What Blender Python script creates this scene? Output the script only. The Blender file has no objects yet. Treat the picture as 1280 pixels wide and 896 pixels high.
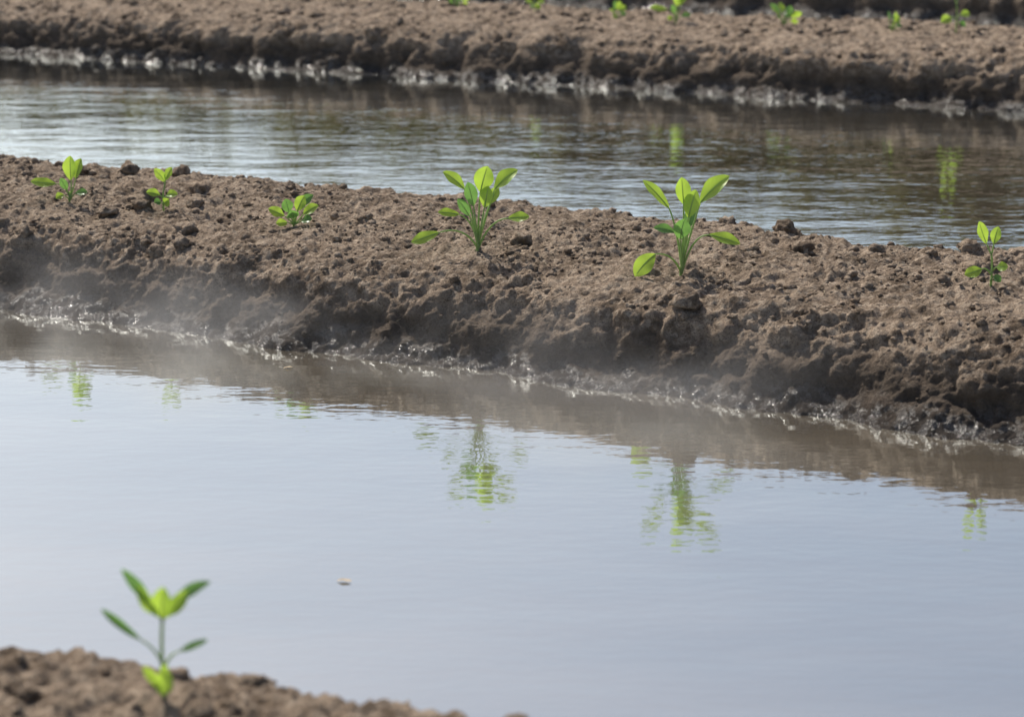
import bpy, bmesh, math, random
import numpy as np
from mathutils import Vector, Matrix

rng = np.random.default_rng(7)
random.seed(7)
scene = bpy.context.scene
scene.view_settings.view_transform = 'Standard'
scene.view_settings.look = 'None'
scene.view_settings.exposure = 0

# ------------------------------------------------------------------ noise
def _h(ix, iy, iz, seed):
    with np.errstate(over='ignore'):
        h = (ix.astype(np.uint32) * np.uint32(374761393)) ^ (iy.astype(np.uint32) * np.uint32(668265263)) \
            ^ (iz.astype(np.uint32) * np.uint32(2147483647 - 58)) ^ np.uint32((seed * 974711 + 1013) & 0xffffffff)
        h = (h ^ (h >> np.uint32(13))) * np.uint32(1274126177)
        h = (h ^ (h >> np.uint32(16))) * np.uint32(2246822519)
        h = h ^ (h >> np.uint32(15))
    return h

def perlin(p, seed=0):
    i = np.floor(p).astype(np.int64)
    f = p - i
    u = f * f * f * (f * (f * 6 - 15) + 10)
    out = np.zeros(len(p))
    for dx in (0, 1):
        for dy in (0, 1):
            for dz in (0, 1):
                h = _h(i[:, 0] + dx, i[:, 1] + dy, i[:, 2] + dz, seed)
                gx = (h & np.uint32(1023)) / 511.5 - 1
                gy = ((h >> np.uint32(10)) & np.uint32(1023)) / 511.5 - 1
                gz = ((h >> np.uint32(20)) & np.uint32(1023)) / 511.5 - 1
                w = (u[:, 0] if dx else 1 - u[:, 0]) * (u[:, 1] if dy else 1 - u[:, 1]) * (u[:, 2] if dz else 1 - u[:, 2])
                out += w * (gx * (f[:, 0] - dx) + gy * (f[:, 1] - dy) + gz * (f[:, 2] - dz))
    return out

def fbm(p, octv=4, seed=0, gain=.5):
    a, s, o = 1.0, 0.0, np.zeros(len(p))
    for k in range(octv):
        o += a * perlin(p * 2 ** k + 17.3 * k, seed + k)
        a *= gain
    return o

def worley(p, seed=0):
    i = np.floor(p).astype(np.int64)
    best = np.full(len(p), 9.0)
    for dx in (-1, 0, 1):
        for dy in (-1, 0, 1):
            for dz in (-1, 0, 1):
                c = i + np.array([dx, dy, dz])
                h = _h(c[:, 0], c[:, 1], c[:, 2], seed)
                q = np.stack([(h & np.uint32(1023)) / 1023., ((h >> np.uint32(10)) & np.uint32(1023)) / 1023.,
                              ((h >> np.uint32(20)) & np.uint32(1023)) / 1023.], 1)
                d = ((c + q - p) ** 2).sum(1)
                best = np.minimum(best, d)
    return np.sqrt(best)

def sstep(a, b, x):
    t = np.clip((x - a) / (b - a), 0, 1)
    return t * t * (3 - 2 * t)

# ------------------------------------------------------------------ node helpers
def new_mat(name):
    m = bpy.data.materials.new(name)
    m.use_nodes = True
    m.node_tree.nodes.clear()
    return m, m.node_tree.nodes, m.node_tree.links

def N(nodes, typ, **kw):
    n = nodes.new(typ)
    for k, v in kw.items():
        setattr(n, k, v)
    return n

def math_node(nodes, links, op, a, b=None, clamp=False):
    n = nodes.new('ShaderNodeMath'); n.operation = op; n.use_clamp = clamp
    for k, v in enumerate((a, b)):
        if v is None: continue
        if isinstance(v, (int, float)): n.inputs[k].default_value = v
        else: links.new(v, n.inputs[k])
    return n.outputs[0]

def maprange(nodes, links, v, a, b, c, d, smooth=True):
    n = nodes.new('ShaderNodeMapRange')
    if smooth: n.interpolation_type = 'SMOOTHSTEP'
    links.new(v, n.inputs[0])
    for k, q in enumerate((a, b, c, d)): n.inputs[k + 1].default_value = q
    return n.outputs[0]

def mixcol(nodes, links, f, a, b, typ='MIX'):
    n = nodes.new('ShaderNodeMix'); n.data_type = 'RGBA'; n.blend_type = typ
    if isinstance(f, (int, float)): n.inputs[0].default_value = f
    else: links.new(f, n.inputs[0])
    for k, v in ((6, a), (7, b)):
        if isinstance(v, tuple): n.inputs[k].default_value = (*v, 1)
        else: links.new(v, n.inputs[k])
    return n.outputs[2]

# ------------------------------------------------------------------ materials
def soil_material():
    m, nd, lk = new_mat('soil')
    out = N(nd, 'ShaderNodeOutputMaterial')
    b = N(nd, 'ShaderNodeBsdfPrincipled')
    lk.new(b.outputs[0], out.inputs[0])
    geo = N(nd, 'ShaderNodeNewGeometry')
    sep = N(nd, 'ShaderNodeSeparateXYZ'); lk.new(geo.outputs['Position'], sep.inputs[0])
    def noise(sc, det=4, rough=.6):
        n = N(nd, 'ShaderNodeTexNoise'); n.inputs['Scale'].default_value = sc
        n.inputs['Detail'].default_value = det; n.inputs['Roughness'].default_value = rough
        lk.new(geo.outputs['Position'], n.inputs['Vector']); return n.outputs[0]
    n1, n2, n3, n4 = noise(5.5, 4, .65), noise(42, 3, .7), noise(240, 2, .7), noise(9, 2)
    c = mixcol(nd, lk, maprange(nd, lk, n1, .38, .60, 0, 1), (.185, .137, .098), (.320, .245, .180))
    c = mixcol(nd, lk, maprange(nd, lk, n2, .45, .66, 0, .95), c, (.47, .375, .285))
    c = mixcol(nd, lk, maprange(nd, lk, n2, .45, .32, 0, .7), c, (.105, .076, .053))
    c = mixcol(nd, lk, maprange(nd, lk, n3, .49, .34, 0, .7), c, (.090, .064, .045))
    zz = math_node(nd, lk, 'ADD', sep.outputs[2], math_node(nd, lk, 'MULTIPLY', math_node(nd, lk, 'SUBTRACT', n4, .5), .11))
    moist_shade = maprange(nd, lk, zz, .152, .062, 0, .88)  # moist lower bank, plus shade of the face painted in below the crust
    c = mixcol(nd, lk, moist_shade, c, (.080, .062, .048))
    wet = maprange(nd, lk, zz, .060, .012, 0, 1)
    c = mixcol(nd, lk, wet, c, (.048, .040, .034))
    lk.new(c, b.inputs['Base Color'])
    film = math_node(nd, lk, 'MULTIPLY', wet, maprange(nd, lk, noise(48, 2, .6), .46, .55, 0, 1))
    lk.new(maprange(nd, lk, film, 0, 1, .90, .15, False), b.inputs['Roughness'])
    lk.new(maprange(nd, lk, film, 0, 1, .12, .75, False), b.inputs['Specular IOR Level'])
    bh = math_node(nd, lk, 'ADD', noise(190, 4, .8), math_node(nd, lk, 'MULTIPLY', noise(70, 2), 1.4))
    bp = N(nd, 'ShaderNodeBump'); bp.inputs['Distance'].default_value = .009
    lk.new(maprange(nd, lk, wet, 0, 1, .92, .65, False), bp.inputs['Strength'])
    lk.new(bh, bp.inputs['Height']); lk.new(bp.outputs[0], b.inputs['Normal'])
    return m

def water_material():
    m, nd, lk = new_mat('muddy_water')
    out = N(nd, 'ShaderNodeOutputMaterial')
    geo = N(nd, 'ShaderNodeNewGeometry')
    sep = N(nd, 'ShaderNodeSeparateXYZ'); lk.new(geo.outputs['Position'], sep.inputs[0])
    def noise(scx, scy, det=2, rough=.5, dist=0):
        mp = N(nd, 'ShaderNodeMapping'); mp.inputs['Scale'].default_value = (scx, scy, 1)
        mp.inputs['Rotation'].default_value = (0, 0, math.radians(7))
        lk.new(geo.outputs['Position'], mp.inputs['Vector'])
        n = N(nd, 'ShaderNodeTexNoise'); n.inputs['Scale'].default_value = 1
        n.inputs['Detail'].default_value = det; n.inputs['Roughness'].default_value = rough
        n.inputs['Distortion'].default_value = dist
        lk.new(mp.outputs[0], n.inputs['Vector']); return n.outputs[0]
    far = maprange(nd, lk, sep.outputs[1], 5.9, 6.6, 0, 1)
    calm = math_node(nd, lk, 'ADD', math_node(nd, lk, 'MULTIPLY', noise(3.0, 7.5, 2), 2.8), math_node(nd, lk, 'MULTIPLY', noise(18, 42, 2), .85))
    rip = math_node(nd, lk, 'ADD', math_node(nd, lk, 'MULTIPLY', noise(2.2, 7, 2, .5, .4), 1.3), math_node(nd, lk, 'MULTIPLY', noise(10, 26, 2), 1.1))
    patch = maprange(nd, lk, noise(.8, 1.6, 2), .35, .65, .30, 1.3)
    hgt = math_node(nd, lk, 'ADD', calm, math_node(nd, lk, 'MULTIPLY', math_node(nd, lk, 'MULTIPLY', rip, patch), far))
    bp = N(nd, 'ShaderNodeBump'); bp.inputs['Strength'].default_value = 1
    bp.inputs['Distance'].default_value = .00060
    lk.new(hgt, bp.inputs['Height'])
    fr = N(nd, 'ShaderNodeFresnel'); fr.inputs['IOR'].default_value = 1.333
    lk.new(bp.outputs[0], fr.inputs['Normal'])
    nn = N(nd, 'ShaderNodeMath', operation='MULTIPLY_ADD', use_clamp=True)
    lk.new(fr.outputs[0], nn.inputs[0]); nn.inputs[1].default_value = 1.2; nn.inputs[2].default_value = .43
    dif = N(nd, 'ShaderNodeBsdfDiffuse')
    silt = mixcol(nd, lk, maprange(nd, lk, noise(1.3, 3, 3), .35, .65, 0, 1), (.130, .108, .080), (.175, .146, .110))
    lk.new(silt, dif.inputs[0])
    glo = N(nd, 'ShaderNodeBsdfGlossy'); glo.inputs['Roughness'].default_value = .03
    glo.inputs[0].default_value = (.96, 1, .99, 1)
    lk.new(bp.outputs[0], glo.inputs['Normal'])
    mx = N(nd, 'ShaderNodeMixShader')
    lk.new(nn.outputs[0], mx.inputs[0]); lk.new(dif.outputs[0], mx.inputs[1]); lk.new(glo.outputs[0], mx.inputs[2])
    lk.new(mx.outputs[0], out.inputs[0])
    return m

def leaf_material(name, col, tr, gloss=.45, veins=True):
    m, nd, lk = new_mat(name)
    out = N(nd, 'ShaderNodeOutputMaterial')
    uv = N(nd, 'ShaderNodeUVMap')
    sep = N(nd, 'ShaderNodeSeparateXYZ'); lk.new(uv.outputs[0], sep.inputs[0])
    geo = N(nd, 'ShaderNodeNewGeometry')
    ns = N(nd, 'ShaderNodeTexNoise'); ns.inputs['Scale'].default_value = 70
    lk.new(geo.outputs['Position'], ns.inputs['Vector'])
    ax = math_node(nd, lk, 'ABSOLUTE', math_node(nd, lk, 'SUBTRACT', sep.outputs[0], .5))
    rib = maprange(nd, lk, ax, .02, .07, 1, 0)
    st = math_node(nd, lk, 'SINE', math_node(nd, lk, 'MULTIPLY', math_node(nd, lk, 'SUBTRACT', sep.outputs[1], math_node(nd, lk, 'MULTIPLY', ax, .45)), 50))
    vein = math_node(nd, lk, 'MAXIMUM', rib, maprange(nd, lk, st, .82, 1, 0, .55))
    dark = tuple(x * .6 for x in col)
    c = mixcol(nd, lk, ns.outputs[0], dark, col)
    if veins: c = mixcol(nd, lk, vein, c, tuple(min(1, x * 1.4 + .05) for x in col))
    b = N(nd, 'ShaderNodeBsdfPrincipled'); lk.new(c, b.inputs['Base Color'])
    b.inputs['Roughness'].default_value = gloss
    t = N(nd, 'ShaderNodeBsdfTranslucent')
    if veins:
        t2 = mixcol(nd, lk, vein, tr, tuple(x * .7 for x in tr)); lk.new(t2, t.inputs[0])
    else: t.inputs[0].default_value = (*tr, 1)
    mx = N(nd, 'ShaderNodeMixShader'); mx.inputs[0].default_value = .5
    lk.new(b.outputs[0], mx.inputs[1]); lk.new(t.outputs[0], mx.inputs[2]); lk.new(mx.outputs[0], out.inputs[0])
    if veins:
        bp = N(nd, 'ShaderNodeBump'); bp.inputs['Distance'].default_value = .0008; bp.inputs['Strength'].default_value = .6
        bp.invert = True
        lk.new(vein, bp.inputs['Height']); lk.new(bp.outputs[0], b.inputs['Normal'])
    return m

SOIL = soil_material()
WATER = water_material()
LEAF = leaf_material('seedling_leaf', (.25, .43, .085), (.50, .72, .08), .32)
LEAFD = leaf_material('seedling_leaf_cool', (.12, .27, .10), (.20, .40, .08), .30)
STEM = leaf_material('seedling_stem', (.32, .46, .17), (.42, .56, .17))

# ------------------------------------------------------------------ mesh helper
def mesh_from_arrays(name, V, F, mat, smooth=True):
    me = bpy.data.meshes.new(name)
    V = np.asarray(V, dtype=np.float32); F = np.asarray(F, dtype=np.int32)
    k = F.shape[1]
    me.vertices.add(len(V)); me.vertices.foreach_set('co', V.ravel())
    me.loops.add(F.size); me.loops.foreach_set('vertex_index', F.ravel())
    me.polygons.add(len(F)); me.polygons.foreach_set('loop_start', np.arange(0, F.size, k, dtype=np.int32))
    me.update(calc_edges=True)
    me.polygons.foreach_set('use_smooth', np.full(len(F), smooth))
    me.materials.append(mat); me.update(); me.validate()
    ob = bpy.data.objects.new(name, me); scene.collection.objects.link(ob)
    return ob

# ------------------------------------------------------------------ ridges
PROF = [(-.34, -.20), (-.10, -.07), (0, 0), (.030, .020), (.062, .046), (.085, .090), (.118, .142), (.18, .178), (.33, .194),
        (.50, .200), (.68, .200), (.80, .188), (.90, .125), (.98, .040), (1.06, -.03), (1.30, -.17)]

def make_ridge(name, origin, slope, fine, res, far_ext, seed, widen=1.0, lumps=1.0, hscale=1.0):
    d = np.array([1, slope, 0.]); d /= np.linalg.norm(d)
    nv = np.array([-d[1], d[0], 0.])
    P = np.array(PROF, float)
    P[:, 0] = np.where(P[:, 0] > .33, .33 + (np.minimum(P[:, 0], .8) - .33) * widen + np.maximum(P[:, 0] - .8, 0), P[:, 0]); P[:, 1] *= hscale
    seg = np.r_[0, np.cumsum(np.hypot(*np.diff(P, axis=0).T))]
    tt = np.linspace(0, seg[-1], int(seg[-1] / res))
    X = np.interp(tt, seg, P[:, 0]); Z = np.interp(tt, seg, P[:, 1])
    k = max(3, int(.035 / res)) | 1
    ker = np.hanning(k + 2)[1:-1]; ker /= ker.sum()
    X = np.convolve(np.pad(X, k // 2, mode='reflect', reflect_type='odd'), ker, 'valid')
    Z = np.convolve(np.pad(Z, k // 2, mode='reflect', reflect_type='odd'), ker, 'valid')
    tx, tz = np.gradient(X), np.gradient(Z); L = np.hypot(tx, tz); nx, nz = -tz / L, tx / L
    s = list(np.arange(fine[0], fine[1], res))
    st = res
    while s[-1] < far_ext[1]: st *= 1.06; s.append(s[-1] + min(st, .25))
    st = res
    while s[0] > far_ext[0]: st *= 1.06; s.insert(0, s[0] - min(st, .25))
    S = np.array(s); ns, nt = len(S), len(X)
    SS = np.repeat(S, nt); XX = np.tile(X, ns); ZZ = np.tile(Z, ns); NX = np.tile(nx, ns); NZ = np.tile(nz, ns)
    q = np.stack([SS, XX, ZZ], 1)
    front = XX < .45
    mean = .045 * fbm(np.stack([SS * 1.3, SS * 0 + 3.3, SS * 0], 1), 3, seed) + .035 * perlin(np.stack([SS * 6, SS * 0, SS * 0], 1), seed + 5)
    mean2 = .07 * fbm(np.stack([SS * 1.6, SS * 0 + 8.3, SS * 0], 1), 3, seed + 9)
    XX = XX + np.where(front, mean, mean2) * sstep(.0, .12, np.abs(XX - .45))
    above = sstep(-.01, .03, ZZ)
    ZZ = ZZ + above * .018 * fbm(np.stack([SS * 1.1, XX * 1.5, SS * 0], 1), 2, seed + 12)
    wet = sstep(.055, .005, ZZ)
    topm = sstep(.74, .95, NZ)
    face = (1 - topm)
    warp = np.stack([perlin(q * 12, seed + 3), perlin(q * 12, seed + 43), perlin(q * 12, seed + 83)], 1)
    D = .018 * lumps * perlin(q * np.array([4, 4, 6]), seed + 20) * (.4 + face)
    wv = worley(q * np.array([7.5, 9, 11]) + .8 * warp, seed + 21)
    D += .038 * lumps * (.55 - wv) * face * (1 - .3 * wet)
    warp2 = np.stack([perlin(q * 30, seed + 4), perlin(q * 30, seed + 44), perlin(q * 30, seed + 84)], 1)
    wv = worley(q * 19 + .8 * warp2, seed + 22)
    patch = .35 + .9 * sstep(-.25, .35, perlin(q * 5, seed + 23))
    D += lumps * (.55 - wv) * (.022 * face + .016 * topm) * patch * (1 - .4 * wet)
    D += lumps * (.5 - worley(q * 44 + .7 * warp2, seed + 24)) * (.0095 * face + .0120 * topm) * patch * (1 - .5 * wet)
    if res < .008:
        D += (.5 - worley(q * 100, seed + 25)) * .0052 * (1 - .6 * wet)
        D += .0028 * perlin(q * 170, seed + 26) * (1 - .6 * wet)
    D += .020 * fbm(q * 14, 5, seed + 30, .56) * (.6 + .3 * topm) * (1 - .35 * wet)
    D += face * .012 * fbm(np.stack([SS * 15, XX * 3, ZZ * 4], 1), 2, seed + 33) * sstep(0, .03, ZZ)
    D *= sstep(-.08, .0, ZZ) * .85 + .15
    XX = XX + NX * D; ZZ = ZZ + NZ * D
    V = np.array([origin[0], origin[1], 0.]) + SS[:, None] * d + XX[:, None] * nv + ZZ[:, None] * np.array([0, 0, 1.])
    idx = np.arange(ns * nt).reshape(ns, nt)
    F = np.stack([idx[:-1, :-1], idx[1:, :-1], idx[1:, 1:], idx[:-1, 1:]], -1).reshape(-1, 4)
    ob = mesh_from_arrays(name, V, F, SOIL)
    fm = (SS > fine[0]) & (SS < fine[1]) & (ZZ > .03)
    return ob, V, fm, topm

ridge_mid, V1, m1, t1 = make_ridge('soil_ridge', (0, 5.04), -.53, (-2.1, 2.0), .0044, (-14, 14), 11, widen=1.24)
ridge_far, V2, m2, t2 = make_ridge('soil_ridge', (0, 9.86), -.43, (-3.2, 2.9), .010, (-14, 14), 37, widen=1.85, lumps=1.5)
ridge_near, V3, m3, t3 = make_ridge('soil_ridge', (-.945, 2.150), -.325, (-.6, 1.7), .0055, (-10, 12), 71, lumps=1.4)
make_ridge('soil_ridge', (0, 13.15), -.43, (-1, 5), .02, (-14, 14), 55, widen=1.3, lumps=1.3, hscale=1.2)

def ground_z(V, x, y):
    d = np.hypot(V[:, 0] - x, V[:, 1] - y)
    return float(np.median(V[d < .015, 2]))

# ------------------------------------------------------------------ clods
def ico(sub):
    bm = bmesh.new(); bmesh.ops.create_icosphere(bm, subdivisions=sub, radius=1)
    v = np.array([x.co[:] for x in bm.verts]); f = np.array([[q.index for q in p.verts] for p in bm.faces]); bm.free()
    return v, f
ICO = {k: ico(k) for k in (1, 2, 3)}
cv, cf, off = [], [], 0
def add_clods(V, mask, topm, count, rmin, rmax, power, sub, topbias=.3, sink=.55):
    global off
    ids = np.nonzero(mask & ((topm > .5) | (rng.random(len(V)) < topbias)))[0]
    cl = perlin(V[ids] * 4.5, 91)
    ids = ids[rng.random(len(ids)) < sstep(-.35, .3, cl) * .9 + .1]
    bv, bf = ICO[sub]
    pick = rng.choice(ids, count); nb = len(bv)
    r = rmin + (rmax - rmin) * rng.random(count) ** power
    P = np.tile(bv, (count, 1)); ph = np.repeat(rng.random((count, 3)) * 100, nb, axis=0)
    dsp = 1 + .75 * perlin(P * 1.3 + ph, 5)
    if sub > 1: dsp += .45 * perlin(P * 3.1 + ph, 6)
    if sub > 2: dsp += .3 * perlin(P * 7 + ph, 8)
    v = P * dsp[:, None]
    v = v * np.repeat(np.stack([np.ones(count), .75 + .35 * rng.random(count), .55 + .25 * rng.random(count)], 1), nb, axis=0)
    a = np.repeat(rng.random(count) * 6.28, nb); ca, sa = np.cos(a), np.sin(a)
    v = np.stack([v[:, 0] * ca + v[:, 1] * sa, -v[:, 0] * sa + v[:, 1] * ca, v[:, 2]], 1)
    p = V[pick].copy(); p[:, 2] += r * (.6 - sink)
    cv.append(v * np.repeat(r, nb)[:, None] + np.repeat(p, nb, axis=0))
    cf.append((bf[None] + (off + np.arange(count) * nb)[:, None, None]).reshape(-1, 3)); off += nb * count
add_clods(V1, m1, t1, 7500, .0015, .006, 2.2, 1)
add_clods(V1, m1, t1, 1500, .004, .013, 2.2, 2)
add_clods(V1, m1, t1, 90, .010, .032, 2.0, 3, .05, .4)
add_clods(V2, m2, t2, 1700, .005, .018, 2.0, 2)
add_clods(V2, m2, t2, 60, .018, .035, 1.5, 3)
add_clods(V3, m3, t3, 1500, .003, .010, 2.0, 1)
add_clods(V3, m3, t3, 500, .008, .024, 2.0, 3, .3, .45)
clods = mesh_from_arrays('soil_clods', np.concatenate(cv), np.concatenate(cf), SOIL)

# dry straw and root fibres lying on the soil
m, nd, lk = new_mat('dry_straw')
o = N(nd, 'ShaderNodeOutputMaterial'); b = N(nd, 'ShaderNodeBsdfPrincipled')
b.inputs['Base Color'].default_value = (.42, .33, .21, 1); b.inputs['Roughness'].default_value = .7; lk.new(b.outputs[0], o.inputs[0])
STRAW = m
sv, sf, so = [], [], 0
ids = np.nonzero(m1)[0]
for i in rng.choice(ids, 110):
    p = V1[i] + np.array([0, 0, .003]); L = .008 + .03 * rng.random() ** 2; a = rng.random() * 6.28
    dr = np.array([math.cos(a), math.sin(a), rng.normal() * .35]); w = .0004 + .0005 * rng.random()
    sd = np.cross(dr, [0, 0, 1.]); up = np.array([0, 0, 1.]); bend = rng.normal() * .25
    for k in range(5):
        t = k / 4 - .5; c = p + dr * L * t + sd * L * bend * (t * t)
        for q in (sd * w, up * w, -sd * w, -up * w): sv.append(c + q * (1 - .6 * abs(t)))
    for k in range(4):
        for j in range(4):
            sf.append([so + k * 4 + j, so + k * 4 + (j + 1) % 4, so + k * 4 + 4 + (j + 1) % 4, so + k * 4 + 4 + j])
    so += 20
mesh_from_arrays('dry_straw', np.array(sv), np.array(sf), STRAW)

# ------------------------------------------------------------------ ground with a distant levee, water
gx = np.r_[np.linspace(-600, -30, 12), np.linspace(-26, 26, 60), np.linspace(30, 600, 12)]
gy = np.r_[np.linspace(-400, -12, 10), np.linspace(-10, 45, 90), np.linspace(50, 900, 14)]
GX, GY = np.meshgrid(gx, gy, indexing='ij')
edge = np.maximum(sstep(15.8, 17.0, GY + .43 * GX), np.maximum(sstep(18, 20, np.abs(GX)), sstep(-6, -8, GY)))
lev = sstep(22, 28, GY) * (2.15 + .12 * np.clip(GX, -8, 8))
nz_ = perlin(np.stack([GX.ravel() * .7, GY.ravel() * .7, GX.ravel() * 0], 1), 3).reshape(GX.shape)
GZ = -.35 + edge * .55 + edge * .05 * nz_ + lev * (1 + .12 * nz_)
idx = np.arange(GX.size).reshape(GX.shape)
F = np.stack([idx[:-1, :-1], idx[1:, :-1], idx[1:, 1:], idx[:-1, 1:]], -1).reshape(-1, 4)
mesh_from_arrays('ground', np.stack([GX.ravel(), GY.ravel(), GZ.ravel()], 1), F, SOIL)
mesh_from_arrays('water', [(-20, -8, 0), (20, -8, 0), (20, 26, 0), (-20, 26, 0)], [[0, 1, 2, 3]], WATER)

# ------------------------------------------------------------------ hedgerow along the levee
HL = leaf_material('hedge_leaf', (.17, .15, .08), (.17, .17, .06), .7, False)
m, nd, lk = new_mat('hedge_wood'); o = N(nd, 'ShaderNodeOutputMaterial'); b = N(nd, 'ShaderNodeBsdfPrincipled')
b.inputs['Base Color'].default_value = (.08, .06, .045, 1); lk.new(b.outputs[0], o.inputs[0]); WOOD = m
cl = []
x = -26.0
while x < 26:
    top = 3.10 + .135 * max(-3, min(10, x + 4)) + rng.normal() * .10
    base = 1.7 + .11 * max(-8, min(8, x))
    for k in range(34):
        cl.append((x + rng.normal() * .4, 30 + rng.normal() * .7, base + rng.random() ** .8 * (top - base), .30 + .25 * rng.random()))
    x += .5
cl = np.array(cl); K = 30
C = np.repeat(cl, K, axis=0); n = len(C)
dv = rng.normal(size=(n, 3)); dv /= np.linalg.norm(dv, axis=1)[:, None]
c = C[:, :3] + dv * C[:, 3:4] * (.35 + .65 * rng.random((n, 1)))
a = rng.normal(size=(n, 3)); a /= np.linalg.norm(a, axis=1)[:, None]
bb = np.cross(a, rng.normal(size=(n, 3))); bb /= np.linalg.norm(bb, axis=1)[:, None]
s = .08 + .10 * rng.random((n, 1))
hv = np.stack([c - a * s, c + bb * s * .6, c + a * s, c - bb * s * .6], 1).reshape(-1, 3)
hedge = bpy.data.objects.new('hedgerow', None); scene.collection.objects.link(hedge)
fo = mesh_from_arrays('foliage', hv, np.arange(n * 4).reshape(-1, 4), HL, False); fo.parent = hedge
tv, tf, to = [], [], 0
for x in np.arange(-25.6, 26, 1.5):
    bx, by = x + rng.normal() * .2, 30 + rng.normal() * .3
    for k in range(6):
        z = 1.0 + 2.0 * k / 5; r = .09 * (1 - .8 * k / 5)
        for j in range(6):
            a = j / 6 * 6.283; tv.append([bx + math.sin(k * 1.3 + x) * .08 + r * math.cos(a), by + r * math.sin(a), z])
    for k in range(5):
        for j in range(6): tf.append([to + k * 6 + j, to + k * 6 + (j + 1) % 6, to + k * 6 + 6 + (j + 1) % 6, to + k * 6 + 6 + j])
    to += 36
tr = mesh_from_arrays('trunks', np.array(tv), np.array(tf), WOOD); tr.parent = hedge

# ------------------------------------------------------------------ seedlings
def bez(p, t):
    p = [np.array(q, float) for q in p]
    while len(p) > 1: p = [p[i] * (1 - t) + p[i + 1] * t for i in range(len(p) - 1)]
    return p[0]

def tube(bm, pts, r0, r1, uvl, mi, seg=7):
    rings = []
    n = len(pts)
    for i, p in enumerate(pts):
        a = pts[min(i + 1, n - 1)] - pts[max(i - 1, 0)]; a = a / (np.linalg.norm(a) + 1e-9)
        u = np.cross(a, [.13, 1, .2]); u /= np.linalg.norm(u) + 1e-9; w = np.cross(a, u)
        r = r0 + (r1 - r0) * i / (n - 1)
        rings.append([bm.verts.new(p + r * (math.cos(k / seg * 6.2832) * u + math.sin(k / seg * 6.2832) * w)) for k in range(seg)])
    for i in range(n - 1):
        for k in range(seg):
            f = bm.faces.new((rings[i][k], rings[i][(k + 1) % seg], rings[i + 1][(k + 1) % seg], rings[i + 1][k])); f.smooth = True; f.material_index = mi
            for l in f.loops: l[uvl].uv = (.3, .5)

def blade(bm, base, mid, tip, width, facing, uvl, mi, fold=.28, shape=.55, wav=.10):
    nl, nw = 16, 8
    base, mid, tip = [np.array(q, float) for q in (base, mid, tip)]
    facing = np.array(facing, float); facing /= np.linalg.norm(facing)
    ph = random.random() * 6
    rows = []
    for i in range(nl + 1):
        t = i / nl
        c = bez([base, mid, tip], t); tg = bez([base, mid, tip], min(1, t + .02)) - bez([base, mid, tip], max(0, t - .02)); tg /= np.linalg.norm(tg)
        sd = np.cross(tg, facing); sd /= np.linalg.norm(sd) + 1e-9; nm = np.cross(sd, tg)
        tm = t ** (math.log(.5) / math.log(shape))
        w = width * .5 * max(.0, math.sin(math.pi * tm)) ** .72 + .0004
        row = []
        for j in range(nw + 1):
            q = j / nw * 2 - 1
            z = fold * w * abs(q) ** 1.3 + wav * w * math.sin(t * 11 + ph + (0 if q > 0 else 1.7)) * abs(q) ** 2
            row.append(bm.verts.new(c + sd * w * q * (1 - .06 * fold) + nm * z))
        rows.append(row)
    for i in range(nl):
        for j in range(nw):
            f = bm.faces.new((rows[i][j], rows[i][j + 1], rows[i + 1][j + 1], rows[i + 1][j])); f.smooth = True; f.material_index = mi
            for l, (a, b_) in zip(f.loops, ((i, j), (i, j + 1), (i + 1, j + 1), (i + 1, j))): l[uvl].uv = (b_ / nw, a / nl)

def seedling(loc, unit, leaves, stem=None, stemr=.0022, yaw=0):
    """leaves: (petiole start, petiole ctrl, blade base, tip, width, facing, material) in plant units (x right, y back, z up)"""
    bm = bmesh.new(); uvl = bm.loops.layers.uv.new('UVMap')
    def U(p): return np.array(p, float) * unit
    if stem:
        pts = [bez([U(q) for q in stem], t) for t in np.linspace(0, 1, 9)]
        tube(bm, pts, stemr * 1.1, stemr * .8, uvl, 2)
    for (a, c, b_, tip, w, fc, mi) in leaves:
        a, c, b_, tip = U(a), U(c), U(b_), U(tip)
        pts = [bez([a, c, b_], t) for t in np.linspace(0, 1, 9)]
        tube(bm, pts, stemr * .80, stemr * .48, uvl, 2, 6)
        ext = (tip - b_)
        lead = (b_ - c); lead = lead / (np.linalg.norm(lead) + 1e-9) * np.linalg.norm(ext)
        mid = b_ + ext * .5 + (lead - ext) * .18
        blade(bm, pts[-1], mid, tip, w * unit, fc, uvl, mi, fold=.18 + .25 * random.random())
        rib = [bez([pts[-1], mid, tip], t) for t in np.linspace(0, .9, 8)]
        tube(bm, rib, stemr * .38, stemr * .12, uvl, 2, 5)
    me = bpy.data.meshes.new('seedling'); bm.to_mesh(me); bm.free()
    for mm in (LEAF, LEAFD, STEM): me.materials.append(mm)
    ob = bpy.data.objects.new('seedling', me); ob.location = loc; ob.rotation_euler = (0, 0, yaw); scene.collection.objects.link(ob)
    return ob

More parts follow.
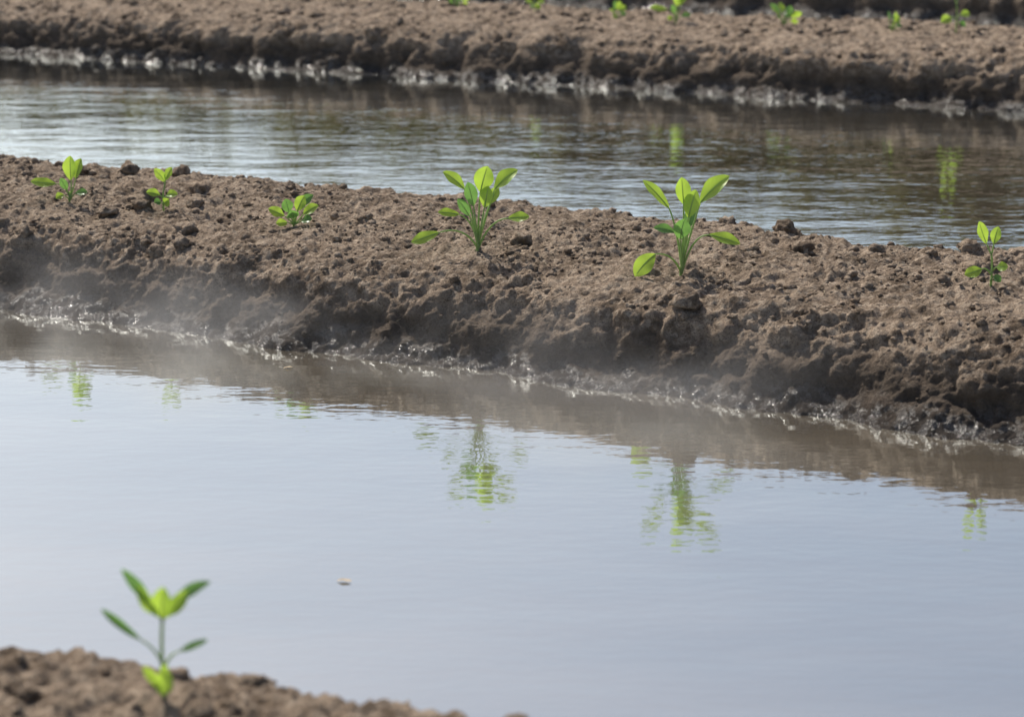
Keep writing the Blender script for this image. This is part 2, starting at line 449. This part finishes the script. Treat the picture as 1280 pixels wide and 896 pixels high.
def f(x=0, z=.3, y=-1): return (x, y, z)
G, Dk = 0, 1
u = .00190
A = [
 ((0, 0, 14), (1, 0, 50), (3, -2, 74), (12, -4, 106), 24, f(.1), G),
 ((0, 0, 12), (12, 2, 50), (20, 3, 76), (48, 4, 100), 20, f(-.5, .7), G),
 ((0, 2, 12), (-8, 4, 55), (-16, 6, 76), (-42, 8, 97), 15, f(.4, .6), G),
 ((0, 0, 10), (-3, -6, 40), (-5, -8, 58), (-12, -12, 88), 16, f(.2), Dk),
 ((0, 0, 10), (5, -8, 40), (8, -9, 56), (13, -16, 84), 17, f(-.3), G),
 ((0, 2, 8), (-6, 6, 40), (-22, 2, 46), (-48, -4, 50), 12, f(.1, .9), G),
 ((0, -2, 8), (-5, -4, 34), (-10, -8, 46), (-24, -12, 68), 12, f(.2), Dk),
 ((0, 0, 5), (-16, -8, 36), (-46, -12, 27), (-80, -14, 15), 15, f(.2, .8), G),
 ((0, 0, 4), (14, -4, 42), (36, -6, 43), (62, -8, 45), 14, f(-.1, .9), G),
 ((0, 3, 6), (8, 12, 44), (14, 16, 56), (24, 22, 76), 14, f(-.2, .5), G),
]
SA = [(0, 0, -8), (-2, 0, 6), (0, 0, 16)]
B = [
 ((0, 0, 14), (10, 0, 55), (20, 0, 88), (53, 2, 119), 21, f(-.4, .6), G),
 ((0, 0, 14), (2, 2, 60), (1, 2, 86), (-2, 0, 118), 18, f(.1), G),
 ((0, 2, 12), (-6, 4, 60), (-15, 6, 80), (-46, 8, 113), 14, f(.5, .6), G),
 ((0, -2, 10), (3, -6, 50), (6, -8, 72), (14, -14, 106), 19, f(-.2), G),
 ((0, -2, 8), (-1, -8, 36), (-3, -12, 48), (1, -22, 74), 20, f(.1, .5), Dk),
 ((0, 0, 10), (-3, -4, 46), (-9, -8, 55), (-34, -12, 61), 12, f(.1, .9), Dk),
 ((0, 0, 5), (10, -4, 52), (30, -6, 52), (66, -10, 42), 15, f(-.1, .9), G),
 ((0, 0, 5), (-10, -6, 32), (-31, -14, 31), (-55, -20, 6), 21, f(.1, .35), G),
 ((0, 2, 8), (6, 10, 40), (8, 14, 56), (14, 20, 80), 15, f(-.2, .5), Dk),
]
C = [
 ((0, 0, 4), (2, 0, 14), (4, -2, 22), (14, -4, 42), 16, f(-.2), G),
 ((0, 0, 4), (-4, 0, 14), (-6, -2, 20), (-10, -4, 38), 15, f(.2), Dk),
 ((0, 0, 4), (8, 0, 12), (12, -4, 18), (32, -8, 30), 14, f(-.3, .7), G),
 ((0, 0, 4), (-8, 0, 12), (-12, -4, 16), (-32, -8, 26), 14, f(.3, .7), G),
 ((0, -2, 4), (0, -6, 12), (0, -8, 14), (-2, -18, 26), 16, f(0, .5), Dk),
 ((0, -2, 4), (6, -6, 8), (10, -8, 10), (24, -14, 14), 12, f(-.2, .8), Dk),
 ((0, -2, 4), (-6, -6, 8), (-8, -8, 8), (-22, -14, 8), 12, f(.2, .8), G),
 ((0, 2, 4), (3, 6, 14), (5, 8, 24), (24, 12, 40), 13, f(-.2, .5), Dk),
]
Dp = [
 ((0, 0, 24), (2, 0, 32), (2, 0, 36), (-10, -2, 52), 11, f(.3), G),
 ((0, 0, 24), (3, 0, 34), (3, 0, 38), (12, -2, 54), 10, f(-.3), G),
 ((0, 0, 14), (-2, 0, 18), (-4, 0, 20), (-20, -4, 24), 11, f(.1, .8), G),
 ((0, 0, 16), (3, 0, 18), (4, -2, 20), (18, -6, 22), 11, f(-.1, .8), G),
 ((0, 0, 8), (0, -2, 10), (1, -3, 10), (8, -12, 18), 12, f(-.1), G),
 ((0, 0, 8), (-2, -2, 10), (-3, -3, 12), (-10, -8, 12), 10, f(.1, .7), Dk),
]
E = [
 ((0, 0, 6), (3, 0, 20), (2, 0, 30), (3, -2, 62), 18, f(-.1), G),
 ((0, 0, 6), (6, 0, 22), (8, 0, 32), (16, 2, 58), 15, f(-.5), G),
 ((0, 0, 6), (-5, 0, 26), (-16, -2, 26), (-48, -6, 30), 14, f(.1, .9), G),
 ((0, 0, 4), (4, -3, 12), (8, -4, 14), (24, -8, 16), 10, f(-.1, .8), Dk),
 ((0, 0, 4), (-4, -3, 10), (-7, -4, 12), (-16, -8, 8), 10, f(.1, .8), G),
 ((0, 0, 4), (-2, 0, 14), (-3, -2, 18), (-10, -6, 34), 10, f(.1), Dk),
]
Fp = [
 ((0, 0, 38), (-3, 0, 44), (-6, 0, 50), (-16, -2, 76), 13, f(.3), G),
 ((0, 0, 38), (2, 0, 46), (2, 0, 50), (6, -2, 70), 12, f(-.3), G),
 ((0, 0, 16), (-5, 0, 24), (-10, -2, 22), (-30, -6, 16), 14, f(.1, .8), G),
 ((0, 0, 16), (5, 0, 24), (6, -2, 24), (18, -6, 26), 12, f(-.1, .8), G),
 ((0, 0, 8), (2, -2, 12), (3, -3, 14), (10, -8, 8), 9, f(-.1, .5), Dk),
]
Gp = [
 ((0, 0, 90), (-4, 0, 98), (-8, 0, 104), (-38, -6, 146), 12, f(.6, .6), Dk),
 ((0, 0, 90), (4, 0, 100), (8, 0, 106), (50, -4, 132), 13, f(-.5, .7), Dk),
 ((0, 0, 88), (0, -2, 94), (0, -3, 94), (4, -12, 130), 24, f(.0, .5), G),
 ((0, 0, 90), (3, -2, 98), (4, -3, 98), (28, -10, 126), 16, f(-.2, .5), G),
 ((0, 0, 90), (-3, -2, 98), (-4, -3, 98), (-22, -8, 130), 13, f(.3, .5), G),
 ((0, 0, 40), (-8, 0, 62), (-22, 2, 68), (-62, 6, 100), 9, f(.4, .8), Dk),
 ((0, 0, 40), (6, 0, 54), (14, 2, 56), (44, 4, 68), 8, f(-.2, .9), Dk),
 ((0, 0, 8), (0, -4, 16), (0, -6, 14), (3, -14, 50), 17, f(.1, .4), G),
 ((0, 0, 6), (-4, -2, 12), (-6, -3, 20), (-20, -8, 44), 10, f(.2, .6), G),
]
def put(V, x, y, *a, **k):
    return seedling((x, y, ground_z(V, x, y) - .003), *a, **k)
put(V1, -.078, 5.44, u, A, SA, .0034)
put(V1, .373, 5.205, u, B, SA, .0034)
put(V1, -.5265, 5.753, u * 1.0, C, SA, .0026)
put(V1, -.873, 5.975, u * 1.1, Dp, [(0, 0, -6), (-1, 0, 10), (0, 0, 26)], .0025)
put(V1, -1.122, 6.054, u * 1.05, E, SA, .0026)
put(V1, 1.0186, 5.038, u, Fp, [(0, 0, -6), (3, 0, 16), (0, 0, 40)], .0026)
put(V3, -.412, 2.69, u * .62, Gp, [(0, 0, -8), (-4, 0, 40), (0, 0, 92)], .0026)
put(V2, 1.815, 9.93, u * 1.6, Fp, [(0, 0, -6), (3, 0, 16), (0, 0, 40)], .003, yaw=.5)
put(V2, 1.55, 9.90, u * 1.0, C, SA, .003, yaw=1.2)
put(V2, 1.136, 10.14, u * 1.2, C, SA, .003, yaw=2.5)
put(V2, .697, 10.32, u * 1.3, E, SA, .003, yaw=.2)
put(V2, .449, 10.60, u * 1.0, C, SA, .003, yaw=.9)
put(V2, .10, 10.70, u * 1.2, Dp, [(0, 0, -6), (-1, 0, 10), (0, 0, 26)], .003, yaw=.2)
put(V2, -.246, 10.95, u * 1.0, C, SA, .003, yaw=3)

# ------------------------------------------------------------------ small floating leaf scraps
def scrap(x, y, L, a):
    bm = bmesh.new(); uvl = bm.loops.layers.uv.new('UVMap')
    dx, dy = math.cos(a) * L, math.sin(a) * L
    blade(bm, (x, y, .0015), (x + dx * .5, y + dy * .5 + .004, .003), (x + dx, y + dy, .002), L * .38, (0, 0, 1), uvl, 0)
    me = bpy.data.meshes.new('floating_leaf'); bm.to_mesh(me); bm.free(); me.materials.append(STRAW)
    ob = bpy.data.objects.new('floating_leaf', me); scene.collection.objects.link(ob)
scrap(-.50, 5.12, .022, .3); scrap(-.285, 3.72, .026, -.25)

# ------------------------------------------------------------------ mist hugging the bank
m, nd, lk = new_mat('mist')
o = N(nd, 'ShaderNodeOutputMaterial')
tc = N(nd, 'ShaderNodeTexCoord')
sep = N(nd, 'ShaderNodeSeparateXYZ'); lk.new(tc.outputs['Object'], sep.inputs[0])
mp = N(nd, 'ShaderNodeMapping'); mp.inputs['Scale'].default_value = (3.2, 3.2, 5.5); lk.new(tc.outputs['Object'], mp.inputs[0])
ns = N(nd, 'ShaderNodeTexNoise'); ns.inputs['Scale'].default_value = 1; ns.inputs['Detail'].default_value = 2
lk.new(mp.outputs[0], ns.inputs['Vector'])
den = maprange(nd, lk, ns.outputs[0], .40, .70, 0, 1)
hz = maprange(nd, lk, sep.outputs[2], .22, .02, 0, 1)
fy = maprange(nd, lk, math_node(nd, lk, 'ABSOLUTE', sep.outputs[1]), .10, .28, 1, 0)
fx = math_node(nd, lk, 'MULTIPLY', maprange(nd, lk, sep.outputs[0], -2.1, -1.3, 0, 1), maprange(nd, lk, sep.outputs[0], .2, .9, 1, 0))
dd = math_node(nd, lk, 'MULTIPLY', math_node(nd, lk, 'MULTIPLY', den, hz), math_node(nd, lk, 'MULTIPLY', fx, fy))
dd = math_node(nd, lk, 'MULTIPLY', dd, 1.4)
vs = N(nd, 'ShaderNodeVolumeScatter'); vs.inputs['Color'].default_value = (1, 1, 1, 1); vs.inputs['Anisotropy'].default_value = .35
lk.new(dd, vs.inputs['Density']); lk.new(vs.outputs[0], o.inputs['Volume'])
try: m.cycles.volume_step_rate = 1.2
except Exception as e: print(e)
bm = bmesh.new(); bmesh.ops.create_cube(bm, size=1)
for v in bm.verts: v.co = Vector((v.co.x * 3.0 - .6, v.co.y * .58, (v.co.z + .5) * .22 + .003))
me = bpy.data.meshes.new('mist'); bm.to_mesh(me); bm.free(); me.materials.append(m)
mist = bpy.data.objects.new('mist', me); scene.collection.objects.link(mist)
mist.location = (-.03, 4.96, 0); mist.rotation_euler = (0, 0, -math.atan(.53))

# ------------------------------------------------------------------ light, sky, camera
EL, AZ = math.radians(48), math.radians(-36)      # azimuth measured from +Y towards +X
w = bpy.data.worlds.new('World'); scene.world = w; w.use_nodes = True
nt = w.node_tree; bg = nt.nodes['Background']
sky = nt.nodes.new('ShaderNodeTexSky'); sky.sky_type = 'NISHITA'; sky.sun_disc = False
sky.sun_elevation = EL; sky.sun_rotation = AZ; sky.dust_density = 2.7; sky.air_density = 1.0; sky.ozone_density = .6
nt.links.new(sky.outputs[0], bg.inputs[0]); bg.inputs[1].default_value = .128
sd = bpy.data.lights.new('sun', 'SUN'); sd.energy = 5.0; sd.angle = math.radians(.53); sd.color = (1, .94, .84)
so_ = bpy.data.objects.new('sun', sd); scene.collection.objects.link(so_)
dirv = Vector((math.sin(AZ) * math.cos(EL), math.cos(AZ) * math.cos(EL), math.sin(EL)))
so_.rotation_euler = dirv.to_track_quat('Z', 'Y').to_euler()

cd = bpy.data.cameras.new('camera'); cam = bpy.data.objects.new('camera', cd); scene.collection.objects.link(cam)
cd.lens = 85; cd.sensor_width = 36; cd.clip_end = 3000
cam.location = (0, 0, 1.3); cam.rotation_euler = (math.radians(76), 0, 0)
cd.dof.use_dof = True; cd.dof.focus_distance = 5.4; cd.dof.aperture_fstop = 4.5
scene.camera = cam
